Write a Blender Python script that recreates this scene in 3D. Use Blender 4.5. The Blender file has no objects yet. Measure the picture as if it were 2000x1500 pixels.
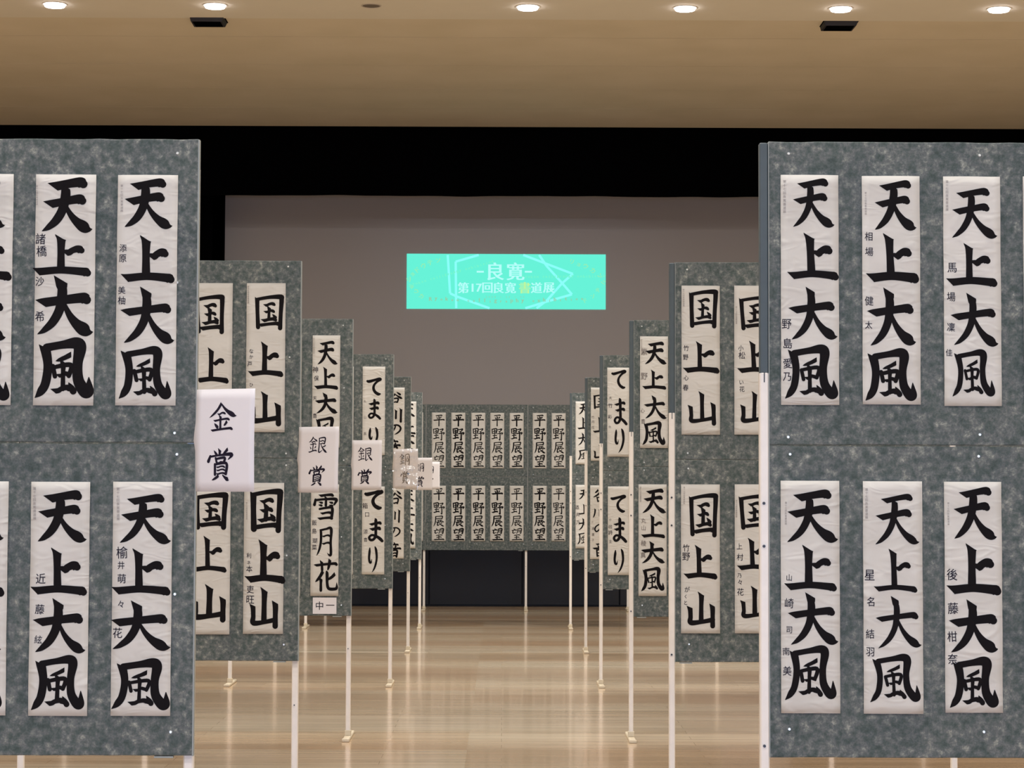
import bpy, math, random
from mathutils import Vector, Matrix
random.seed(7)
C = bpy.context.scene.collection
# ------------------------------------------------------------------ camera
F = 4200.0                       # focal length in pixels of the 2000 px wide frame
EYE = Vector((0, 0, 1.52))
YAW, PITCH, ROLL = 18 / F, 201 / F, 0.0034
cam_d = bpy.data.cameras.new('camera'); cam = bpy.data.objects.new('camera', cam_d); C.objects.link(cam)
cam_d.sensor_width = 36; cam_d.lens = F / 2000 * 36; cam_d.clip_end = 200
RM = Matrix.Rotation(-YAW, 3, 'Z') @ Matrix.Rotation(math.pi / 2 + math.atan(PITCH), 3, 'X') @ Matrix.Rotation(ROLL, 3, 'Z')
cam.matrix_world = Matrix.Translation(EYE) @ RM.to_4x4()
bpy.context.scene.camera = cam
# ------------------------------------------------------------------ view, world, large lights
vs = bpy.context.scene.view_settings
vs.view_transform = 'Standard'; vs.look = 'None'; vs.exposure = 0.0; vs.gamma = 1.0; vs.use_curve_mapping = False
world = bpy.data.worlds.new('world'); bpy.context.scene.world = world; world.use_nodes = True
world.node_tree.nodes['Background'].inputs[0].default_value = (0.75, 0.82, 1, 1)
world.node_tree.nodes['Background'].inputs[1].default_value = 0.05


def area(name, loc, rot, sx, sy, power, col, spread=math.pi):
    d = bpy.data.lights.new(name, 'AREA'); d.shape = 'RECTANGLE'; d.size = sx; d.size_y = sy
    d.energy = power; d.color = col; d.spread = spread
    o = bpy.data.objects.new(name, d); C.objects.link(o); o.location = loc; o.rotation_euler = rot
    return o


WARM = (1.0, 0.965, 0.92); COOL = (0.38, 0.58, 1.0)
for yy in (-3, 1.5, 6, 10.5, 15, 19.5):          # rows of hall ceiling lamps
    for xx in (-5, 0, 5):
        area('ceiling_lamp_light', (xx, yy, 6.2), (0, 0, 0), 1.6, 0.5, 112, WARM)
# daylight through the windows of the wall behind the camera
area('window_daylight', (0, -6.5, 1.0), (math.radians(90), 0, 0), 12, 1.4, 640, COOL)


# the projector hung from the hall ceiling: its grey spill around the slide
pj = bpy.data.lights.new('projector_spill', 'SPOT'); pj.energy = 420; pj.color = (.72, .82, 1.0); pj.spot_size = math.radians(20); pj.spot_blend = 1.0; pj.shadow_soft_size = .05
po = bpy.data.objects.new('projector_spill', pj); C.objects.link(po); po.location = (0.1, 14, 5.9)
po.rotation_euler = (Vector((0.1, 31, 4.3)) - po.location).to_track_quat('-Z', 'Y').to_euler()


# ------------------------------------------------------------------ helpers
def W(px, py, D):
    v = RM @ Vector(((px - 1000) / F, -(py - 750) / F, -1.0))
    return EYE + v * (D / v.y)


def WZ(px, py, Z):
    v = RM @ Vector(((px - 1000) / F, -(py - 750) / F, -1.0))
    return EYE + v * ((Z - EYE.z) / v.z)


class MB:
    def __init__(s): s.v = []; s.f = []

    def add(s, vs_, fs):
        n = len(s.v); s.v += [tuple(q) for q in vs_]; s.f += [tuple(i + n for i in f) for f in fs]; return s

    def box(s, x0, x1, y0, y1, z0, z1, b=0.0):
        if b <= 0:
            return s.add([(x, y, z) for z in (z0, z1) for y in (y0, y1) for x in (x0, x1)],
                         [(0, 2, 3, 1), (4, 5, 7, 6), (0, 1, 5, 4), (2, 6, 7, 3), (0, 4, 6, 2), (1, 3, 7, 5)])
        # bevelled along the vertical edges and at both ends
        def ring(i, z):
            return [(x0 + i + b, y0 + i, z), (x1 - i - b, y0 + i, z), (x1 - i, y0 + i + b, z), (x1 - i, y1 - i - b, z),
                    (x1 - i - b, y1 - i, z), (x0 + i + b, y1 - i, z), (x0 + i, y1 - i - b, z), (x0 + i, y0 + i + b, z)]
        vv = ring(b, z0) + ring(0, z0 + b) + ring(0, z1 - b) + ring(b, z1)
        ff = [tuple(range(7, -1, -1)), tuple(range(24, 32))]
        for r in range(3):
            for k in range(8):
                a = r * 8 + k; c = r * 8 + (k + 1) % 8; ff.append((a, c, c + 8, a + 8))
        return s.add(vv, ff)

    def cyl(s, p0, p1, r0, r1=None, n=14):
        r1 = r0 if r1 is None else r1
        p0 = Vector(p0); p1 = Vector(p1); d = (p1 - p0).normalized()
        a = d.orthogonal().normalized(); b = d.cross(a)
        vv = [p + (a * math.cos(t) + b * math.sin(t)) * r for p, r in ((p0, r0), (p1, r1)) for t in [2 * math.pi * i / n for i in range(n)]]
        return s.add(vv, [tuple(range(n - 1, -1, -1)), tuple(range(n, 2 * n))] + [(i, (i + 1) % n, n + (i + 1) % n, n + i) for i in range(n)])

    def build(s, name, mat, parent=None, smooth=False):
        m = bpy.data.meshes.new(name); m.from_pydata(s.v, [], s.f); m.update()
        if mat: m.materials.append(mat)
        if smooth:
            for p in m.polygons: p.use_smooth = True
        o = bpy.data.objects.new(name, m); C.objects.link(o); o.parent = parent
        return o


def tag(o, label=None, cat=None, group=None, kind=None):
    if label: o['label'] = label
    if cat: o['category'] = cat
    if group: o['group'] = group
    if kind: o['kind'] = kind
    return o


def empty(name, loc):
    o = bpy.data.objects.new(name, None); C.objects.link(o); o.location = loc; o.empty_display_size = .1; return o


def lin(r, g, b):
    f = lambda c: (c / 255 / 12.92) if c / 255 <= .04045 else ((c / 255 + .055) / 1.055) ** 2.4
    return (f(r), f(g), f(b), 1)


class NT:
    def __init__(s, name):
        s.m = bpy.data.materials.new(name); s.m.use_nodes = True
        s.n = s.m.node_tree.nodes; s.l = s.m.node_tree.links; s.b = s.n['Principled BSDF']

    def node(s, t, **kw):
        n = s.n.new(t)
        for k, v in kw.items():
            if k in n.inputs: n.inputs[k].default_value = v
            else: setattr(n, k, v)
        return n

    def set(s, **kw):
        for k, v in kw.items(): s.b.inputs[k.replace('_', ' ')].default_value = v
        return s

    def coords(s, scale=(1, 1, 1), rnd=False):
        t = s.n.new('ShaderNodeTexCoord'); mp = s.n.new('ShaderNodeMapping'); mp.inputs['Scale'].default_value = scale
        s.l.new(t.outputs['Object'], mp.inputs['Vector'])
        if rnd:
            oi = s.n.new('ShaderNodeObjectInfo'); mu = s.n.new('ShaderNodeMath'); mu.operation = 'MULTIPLY'; mu.inputs[1].default_value = 37.0
            s.l.new(oi.outputs['Random'], mu.inputs[0]); s.l.new(mu.outputs[0], mp.inputs['Location'])
        return mp.outputs[0]

    def noise(s, vec, scale, detail=3, rough=.5):
        n = s.n.new('ShaderNodeTexNoise'); n.inputs['Scale'].default_value = scale; n.inputs['Detail'].default_value = detail
        n.inputs['Roughness'].default_value = rough; s.l.new(vec, n.inputs['Vector']); return n.outputs[0]

    def ramp(s, fac, stops):
        r = s.n.new('ShaderNodeValToRGB'); e = r.color_ramp.elements
        while len(e) > 1: e.remove(e[-1])
        e[0].position, e[0].color = stops[0]
        for p, c in stops[1:]:
            q = e.new(p); q.color = c
        s.l.new(fac, r.inputs[0]); return r.outputs[0]

    def mix(s, a, b, fac, mode='MIX'):
        m = s.n.new('ShaderNodeMix'); m.data_type = 'RGBA'; m.blend_type = mode
        for src, i in ((fac, 0), (a, 6), (b, 7)):
            if hasattr(src, 'is_linked') or hasattr(src, 'links'): s.l.new(src, m.inputs[i])
            else: m.inputs[i].default_value = src
        return m.outputs[2]

    def bump(s, h, strength, dist):
        b = s.n.new('ShaderNodeBump'); b.inputs['Strength'].default_value = strength; b.inputs['Distance'].default_value = dist
        s.l.new(h, b.inputs['Height']); s.l.new(b.outputs[0], s.b.inputs['Normal'])


def plain(name, col, rough=.6, metal=0.0, noise_amt=.0, sc=8):
    t = NT(name); t.set(Base_Color=col, Roughness=rough, Metallic=metal)
    if noise_amt:
        d = tuple(c * (1 - noise_amt) for c in col[:3]) + (1,)
        t.l.new(t.ramp(t.noise(t.coords(), sc, 4), [(.35, d), (.65, col)]), t.b.inputs['Base Color'])
    return t.m


def emit(name, col, s):
    t = NT(name); t.set(Base_Color=(0, 0, 0, 1), Emission_Color=col, Emission_Strength=s, Roughness=.9); t.b.inputs['Specular IOR Level'].default_value = 0
    return t.m


# board covering: grey-green mottled cloth paper
t = NT('mottled_cover'); v = t.coords(rnd=True)
c1 = t.ramp(t.noise(v, 42, 6, .72), [(.34, lin(56, 71, 70)), (.46, lin(80, 92, 91)), (.54, lin(99, 104, 107)), (.61, lin(121, 128, 123)), (.70, lin(168, 170, 163))])
c2 = t.ramp(t.noise(v, 7, 3), [(.35, lin(190, 194, 196)), (.65, lin(238, 234, 228))])
t.l.new(t.mix(c1, c2, .55, 'MULTIPLY'), t.b.inputs['Base Color']); t.set(Roughness=.75); t.bump(t.noise(v, 60, 4), .25, .002)
M_COVER = t.m
# calligraphy paper with creases
t = NT('calligraphy_paper'); v = t.coords((1, 1, 2.6), rnd=True)
t.l.new(t.ramp(t.noise(v, 5, 3), [(.3, lin(189, 187, 181)), (.7, lin(200, 198, 193))]), t.b.inputs['Base Color'])
w = t.n.new('ShaderNodeTexNoise'); w.inputs['Scale'].default_value = 9; w.inputs['Detail'].default_value = 2; w.inputs['Distortion'].default_value = 1.6
w.noise_type = 'RIDGED_MULTIFRACTAL'; t.l.new(v, w.inputs['Vector'])
t.set(Roughness=.7); t.bump(w.outputs[0], .5, .009)
M_PAPER = t.m
M_CARD = plain('white_card', lin(214, 211, 214), .5)
M_INK = plain('black_ink', (.004, .003, .004, 1), .7)
M_INK2 = plain('pen_ink', (.012, .009, .02, 1), .7)
for m in (M_INK, M_INK2): m.node_tree.nodes['Principled BSDF'].inputs['Specular IOR Level'].default_value = .12
M_PRINT = plain('grey_print', lin(150, 144, 140), .7)
M_WHITE = plain('painted_steel', lin(226, 220, 212), .35, 0, .06, 20)
M_SLEEVE = plain('slate_painted_steel', lin(66, 78, 84), .55, 0, .1, 30)
M_CREAM = plain('cream_foot', lin(206, 194, 170), .5, 0, .08, 20)
M_TRIM = plain('pale_edge', lin(140, 146, 144), .5)
M_BOLT = plain('black_bolt', (.01, .01, .012, 1), .4)
M_SCREW = plain('bright_screw', lin(225, 230, 228), .25, .3)
M_BLACK = plain('black_velvet', (.0018, .0018, .0024, 1), 1.0)
for m in (M_BLACK,): m.node_tree.nodes['Principled BSDF'].inputs['Specular IOR Level'].default_value = 0
M_BOXC = plain('dark_housing', (.012, .010, .014, 1), .6)
M_FRONT = plain('dark_stage_front', (.002, .002, .004, 1), .5, 0, .2, 3)
M_SCREEN = plain('projection_cloth', lin(188, 183, 184), .9)
M_WALL = plain('hall_wall', lin(190, 172, 145), .8, 0, .05, 2)
t = NT('ceiling_board'); v = t.coords()
t.l.new(t.ramp(t.noise(v, 1.1, 4), [(.3, lin(214, 203, 178)), (.7, lin(222, 211, 188))]), t.b.inputs['Base Color']); t.set(Roughness=.85)
M_CEIL = t.m
M_CEIL2 = plain('ceiling_plaster', lin(224, 218, 202), .85, 0, .03, 2)
M_LAMP = emit('lamp_glow', (1, .93, .95, 1), 14)
M_LAMPOFF = plain('dead_lamp', lin(112, 100, 84), .5)
M_RIM = plain('lamp_rim', lin(200, 190, 175), .4)
# sprung wooden floor, boards running across the hall
t = NT('wood_floor'); v = t.coords()
br = t.n.new('ShaderNodeTexBrick'); br.offset = .37; t.l.new(v, br.inputs['Vector'])
br.inputs['Scale'].default_value = 1; br.inputs['Brick Width'].default_value = 1.82; br.inputs['Row Height'].default_value = .152
br.inputs['Mortar Size'].default_value = .0012; br.inputs['Bias'].default_value = 0
br.inputs['Color1'].default_value = lin(228, 217, 197); br.inputs['Color2'].default_value = lin(219, 206, 183); br.inputs['Mortar'].default_value = lin(170, 140, 104)
g = t.ramp(t.noise(t.coords((.3, 11, 1)), 2.2, 6, .7), [(.36, lin(218, 211, 203)), (.7, lin(255, 252, 246))])
h = t.ramp(t.noise(t.coords((.03, .55, 1)), 1.7, 2, .5), [(.38, lin(232, 218, 208)), (.62, lin(255, 255, 255))])
b2 = t.n.new('ShaderNodeTexBrick'); b2.offset = 0; vb = t.coords((1, 1, 1)); vb.node.inputs['Location'].default_value = (.2, .25, 0); t.l.new(vb, b2.inputs['Vector']); b2.inputs['Scale'].default_value = 1
b2.inputs['Brick Width'].default_value = 3.64; b2.inputs['Row Height'].default_value = .912; b2.inputs['Mortar Size'].default_value = 0
b2.inputs['Color1'].default_value = lin(255, 255, 255); b2.inputs['Color2'].default_value = lin(240, 227, 214); b2.inputs['Mortar'].default_value = (1, 1, 1, 1)
t.l.new(t.mix(t.mix(t.mix(br.outputs[0], g, 1.0, 'MULTIPLY'), h, 1.0, 'MULTIPLY'), b2.outputs[0], 1.0, 'MULTIPLY'), t.b.inputs['Base Color'])
t.set(Roughness=.18); t.b.inputs['Coat Weight'].default_value = .22; t.b.inputs['Coat Roughness'].default_value = .06
t.bump(t.noise(t.coords((.4, 2.2, 1)), 3, 2), .05, .01)
M_FLOOR = t.m
# clear glossy sleeve for the bronze card
t = NT('clear_sleeve'); tr = t.n.new('ShaderNodeBsdfTransparent'); gl = t.n.new('ShaderNodeBsdfGlossy'); gl.inputs['Roughness'].default_value = .2
mx = t.n.new('ShaderNodeMixShader'); mx.inputs[0].default_value = .26
bp = t.n.new('ShaderNodeBump'); bp.inputs['Strength'].default_value = 1; bp.inputs['Distance'].default_value = .06
t.l.new(t.noise(t.coords(), 9, 2), bp.inputs['Height']); t.l.new(bp.outputs[0], gl.inputs['Normal'])
t.l.new(tr.outputs[0], mx.inputs[1]); t.l.new(gl.outputs[0], mx.inputs[2])
t.l.new(mx.outputs[0], t.n['Material Output'].inputs['Surface']); M_CLEAR = t.m

# ------------------------------------------------------------------ the hall
CZ = 6.3; YS = 28.4
fl = MB().box(-9, 9, -7, 27.5, -.1, 0).build('floor', M_FLOOR); tag(fl, kind='structure')
for nm, b in (('wall_left', (-9.2, -9, -7, YS, 0, CZ + .3)), ('wall_right', (9, 9.2, -7, YS, 0, CZ + .3)), ('wall_back', (-9.2, 9.2, -7.2, -7, 0, CZ + .3))):
    tag(MB().box(*b).build(nm, M_WALL), kind='structure')
ce = MB().box(-9, 9, -7, YS + .1, CZ + .05, CZ + .25).build('ceiling', M_CEIL2); tag(ce, kind='structure')
# ceiling panels: strips across the hall, with shallow joints
ys = [WZ(1000, py, CZ).y for py in (36, 73.5, 128, 174, 212)] + [YS]
MB().box(-9, 9, -7, ys[0] - .006, CZ - .012, CZ + .05).build('front_panel', M_CEIL2, ce)
xs = [-9, -4.2, 1.1, 5.6, 9]
for i in range(5):
    MB().box(-9, 9, ys[i] + .006, ys[i + 1] - .006, CZ, CZ + .05).build('panel', M_CEIL, ce)
for k, (pa, pb, py) in enumerate(((370, 437, 31.5), (1610, 1677, 39.5))):
    A, B = WZ(pa, py, CZ), WZ(pb, py, CZ); hw = (B.x - A.x) / 2
    vt = empty('ceiling_box', ((A.x + B.x) / 2, A.y, CZ)); dp = .3; hh = .05
    mb = MB()
    top = [(-hw, 0, 0), (hw, 0, 0), (hw, dp, 0), (-hw, dp, 0)]; bot = [(-hw + .012, .01, -hh), (hw - .02, .01, -hh), (hw - .024, dp - .01, -hh), (-hw + .008, dp - .01, -hh)]
    mb.add(top + bot, [(0, 3, 2, 1)[::-1], (4, 5, 6, 7), (0, 4, 5, 1)[::-1], (1, 5, 6, 2)[::-1], (2, 6, 7, 3)[::-1], (3, 7, 4, 0)[::-1]])
    mb.build('housing', M_BOXC, vt)
    MB().box(-hw + .03, hw - .04, .03, dp - .03, -hh - .004, -hh + .001).build('grille', M_BLACK, vt)
    MB().box(-hw - .006, hw + .006, -.004, dp, -.006, 0).build('flange', M_BLACK, vt)
    tag(vt, 'small black rectangular box on the ceiling below the ' + ('second downlight from the left' if k == 0 else 'second downlight from the right'), 'ceiling box', 'black boxes on the ceiling')
lamps = [(107, 8, 1, 'leftmost of the ceiling downlights'), (420, 10, 1, 'lit round downlight just above the left black vent'),
         (725, 11, 0, 'unlit grey round downlight, the only dark one'), (1031, 13, 1, 'lit round downlight just right of the unlit one'),
         (1338, 15, 1, 'lit round downlight between the middle one and the right black vent'), (1642, 16, 1, 'lit round downlight above the right black vent'),
         (1951, 17, 1, 'rightmost of the ceiling downlights')]
for px, py, on, lb in lamps:
    p = WZ(px, py, CZ - .012); r = .122 if on else .1  # lit lamps wider and deeper than the unlit one: bloom put into the shape
    o = empty('downlight', (p.x, p.y, CZ - .012))
    n = 28; mb = MB(); rings = []
    for rr, zz in ((r * 1.0, 0), (r * 1.0, -.006), (r * .9, -.007), (r * .86, .0)):
        rings.append([(rr * math.cos(2 * math.pi * i / n), rr * math.sin(2 * math.pi * i / n), zz) for i in range(n)])
    mb.add(sum(rings, []), [(k * n + i, k * n + (i + 1) % n, (k + 1) * n + (i + 1) % n, (k + 1) * n + i) for k in range(3) for i in range(n)])
    mb.build('rim', M_LAMP if False else M_RIM, o)
    MB().cyl((0, 0, -.026 if on else -.004), (0, 0, -.001), r * .80, r * .87, 28).build('lens', M_LAMP if on else M_LAMPOFF, o)
    tag(o, lb, 'downlight', 'row of round ceiling downlights')
    if on:
        d = bpy.data.lights.new('downlight_beam', 'AREA'); d.shape = 'DISK'; d.size = .18; d.energy = 60; d.color = WARM
        lo = bpy.data.objects.new('downlight_beam', d); C.objects.link(lo); lo.location = (p.x, p.y, CZ - .045)

# stage
st = MB().box(-9, 9, 27.56, 34, -.05, .95).build('stage_floor', M_FRONT); tag(st, kind='structure')
# dark storage doors along the stage front
xd = [W(px, 1180, 27.5).x for px in (350, 560, 838, 1020, 1210, 1420, 1600)]
for i in range(6):
    o = MB().box(xd[i] + .006, xd[i + 1] - .006, 27.5, 27.555, .02, .93, .004).build('panel', M_FRONT, st)
tag(MB().box(-9, 9, 33.6, 33.8, .95, 9).build('wall_stage', M_BLACK), kind='structure')
tag(MB().box(-9, -8.8, YS, 33.6, .95, 9).build('wall_stage_left', M_BLACK), kind='structure')
tag(MB().box(8.8, 9, YS, 33.6, .95, 9).build('wall_stage_right', M_BLACK), kind='structure')
tag(MB().box(-9, 9, YS + .1, 33.8, 8.8, 9).build('ceiling_stage', M_BLACK), kind='structure')


def drape(name, x0, x1, y, z0, z1, label, cat, amp=.05, lam=.24, jag=0.0):
    n = max(8, int((x1 - x0) / .06)); vv = []; ff = []
    rr = random.Random(3)
    for i in range(n + 1):
        x = x0 + (x1 - x0) * i / n; dy = amp * math.sin(x / lam * 2 * math.pi) + amp * .4 * math.sin(x * 7.3)
        jz = jag * (math.sin(x * 2.1) + .6 * math.sin(x * 5.3 + 1))
        for th in (0, .02):
            vv += [(x, y + dy + th, z0 + jz), (x, y + dy + th, z1)]
    for i in range(n):
        a = i * 4; b = a + 4
        ff += [(a, b, b + 1, a + 1), (a + 2, a + 3, b + 3, b + 2), (a, a + 2, b + 2, b), (a + 1, b + 1, b + 3, a + 3)]
    o = MB().add(vv, ff).build(name, M_BLACK, None, True); tag(o, label, cat); return o


zv = W(1000, 383, 29).z
drape('stage_valance', -8.7, 8.7, 29, zv, 8.7, 'black valance curtain hanging across the top of the stage opening', 'curtain', .012, .7, .004)
drape('side_curtain', -8.6, W(410, 600, 30).x, 30.2, .95, 8.7, 'black side curtain left of the grey projection screen', 'curtain')
drape('side_curtain', W(1600, 600, 30).x, 8.6, 30.2, .95, 8.7, 'black side curtain right of the grey projection screen behind the right boards', 'curtain')
YP = 31.0
x0 = W(438, 600, YP).x; x1 = W(1540, 600, YP).x; zt = W(900, 300, YP).z; ZS = .98
sc = empty('projection_screen', ((x0 + x1) / 2, YP, ZS)); hw = (x1 - x0) / 2
MB().box(-hw, hw, 0, .012, 0, zt - ZS).build('cloth', M_SCREEN, sc)
MB().cyl((-hw, .006, 0), (hw, .006, 0), .029).build('bottom_bar', M_BLACK, sc)
MB().cyl((-hw - .05, .006, zt - ZS + .04), (hw + .05, .006, zt - ZS + .04), .05).build('roller', M_BLACK, sc)
tag(sc, 'large plain grey projection screen hanging at the back of the stage', 'screen')


# ------------------------------------------------------------------ brush writing
def ribbon(pts, sub=7):
    """pts: (x, y, half width) -> closed brush mark as (verts2d, faces)"""
    pts = [tuple(p) + (0,) * (4 - len(p)) for p in pts]
    P = [pts[0]] + list(pts) + [pts[-1]]; out = []; wmin = min(p[2] for p in pts)
    for i in range(1, len(P) - 2):
        p0, p1, p2, p3 = P[i - 1], P[i], P[i + 1], P[i + 2]
        for k in range(sub):
            u = k / sub
            q = [.5 * (2 * p1[j] + (p2[j] - p0[j]) * u + (2 * p0[j] - 5 * p1[j] + 4 * p2[j] - p3[j]) * u * u + (3 * p1[j] - p0[j] - 3 * p2[j] + p3[j]) * u ** 3) for j in range(3)]
            q.append(p1[3] + (p2[3] - p1[3]) * u); q[2] = max(q[2], wmin); out.append(q)
    out.append(list(pts[-1]))
    V = []; Fc = []; n = len(out)
    for i, (x, y, w, sh) in enumerate(out):
        a = out[max(0, i - 1)]; b = out[min(n - 1, i + 1)]
        dx, dy = b[0] - a[0], b[1] - a[1]; L = math.hypot(dx, dy) or 1; nx, ny = -dy / L, dx / L
        ex, ey = dx / L * w * sh, dy / L * w * sh
        V += [(x + nx * w - ex, y + ny * w - ey), (x - nx * w + ex, y - ny * w + ey)]
        if i: k = 2 * i; Fc.append((k - 2, k - 1, k + 1, k))
    for idx, s in ((0, -1), (n - 1, 1)):          # rounded caps
        x, y, w, sh = out[idx]
        if abs(sh) > .2: continue
        a = out[max(0, idx - 1)]; b = out[min(n - 1, idx + 1)]
        dx, dy = b[0] - a[0], b[1] - a[1]; L = math.hypot(dx, dy) or 1; ang = math.atan2(dy, dx)
        if s < 0: ang += math.pi
        base = len(V)
        for k in range(7):
            th = ang - math.pi / 2 + math.pi * k / 6; V.append((x + math.cos(th) * w, y + math.sin(th) * w))
        Fc.append(tuple(range(base, base + 7)))
    return V, Fc


def S(kind, *a):
    return (kind,) + a


def h_(x0, y0, x1, y1, w=1, bow=1.5): return ('s', [(x0 + 3, y0 + .4, .92, .95), (x0 + 12, y0 - .2 + (y1 - y0) * .15, .9, .35), ((x0 + x1) / 2, (y0 + y1) / 2 - bow, .86), (x1 - 9, y1 - 1.2, .98), (x1 - 3.5, y1 + .2, 1.1), (x1 - .5, y1 + 2.2, .85)], w)
def v_(x0, y0, x1, y1, w=1): return ('s', [(x0 - .5, y0 + 4, 1.12, -.95), (x0 + .8, y0 + 13, 1.0, -.3), ((x0 + x1) / 2 + .3, (y0 + y1) / 2, .86), (x1, y1 - 4, .95), (x1, y1, .9)], w)
def p_(x0, y0, cx, cy, x1, y1, w=1):
    q = lambda u: ((1 - u) ** 2 * x0 + 2 * u * (1 - u) * cx + u * u * x1, (1 - u) ** 2 * y0 + 2 * u * (1 - u) * cy + u * u * y1)
    return ('s', [(*q(0), .9, -.6), (*q(.15), 1.02), (*q(.4), .95), (*q(.65), .88), (*q(.85), .62), (*q(.96), .25), (*q(1), .04)], w)
def n_(x0, y0, cx, cy, x1, y1, w=1):
    q = lambda u: ((1 - u) ** 2 * x0 + 2 * u * (1 - u) * cx + u * u * x1, (1 - u) ** 2 * y0 + 2 * u * (1 - u) * cy + u * u * y1)
    return ('s', [(*q(0), .38), (*q(.25), .62), (*q(.5), .9), (*q(.72), 1.22), (q(.85)[0], q(.85)[1] + .8, 1.02), (q(.94)[0], q(.94)[1] + .3, .5), (x1 + 1, y1 - 1.5, .05)], w)
def d_(x0, y0, x1, y1, w=1): return ('s', [(x0, y0, .2), ((x0 + x1) / 2, (y0 + y1) / 2, .8), (x1, y1, 1.0)], w)
def r_(pts, w=1): return ('s', pts, w)


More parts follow.
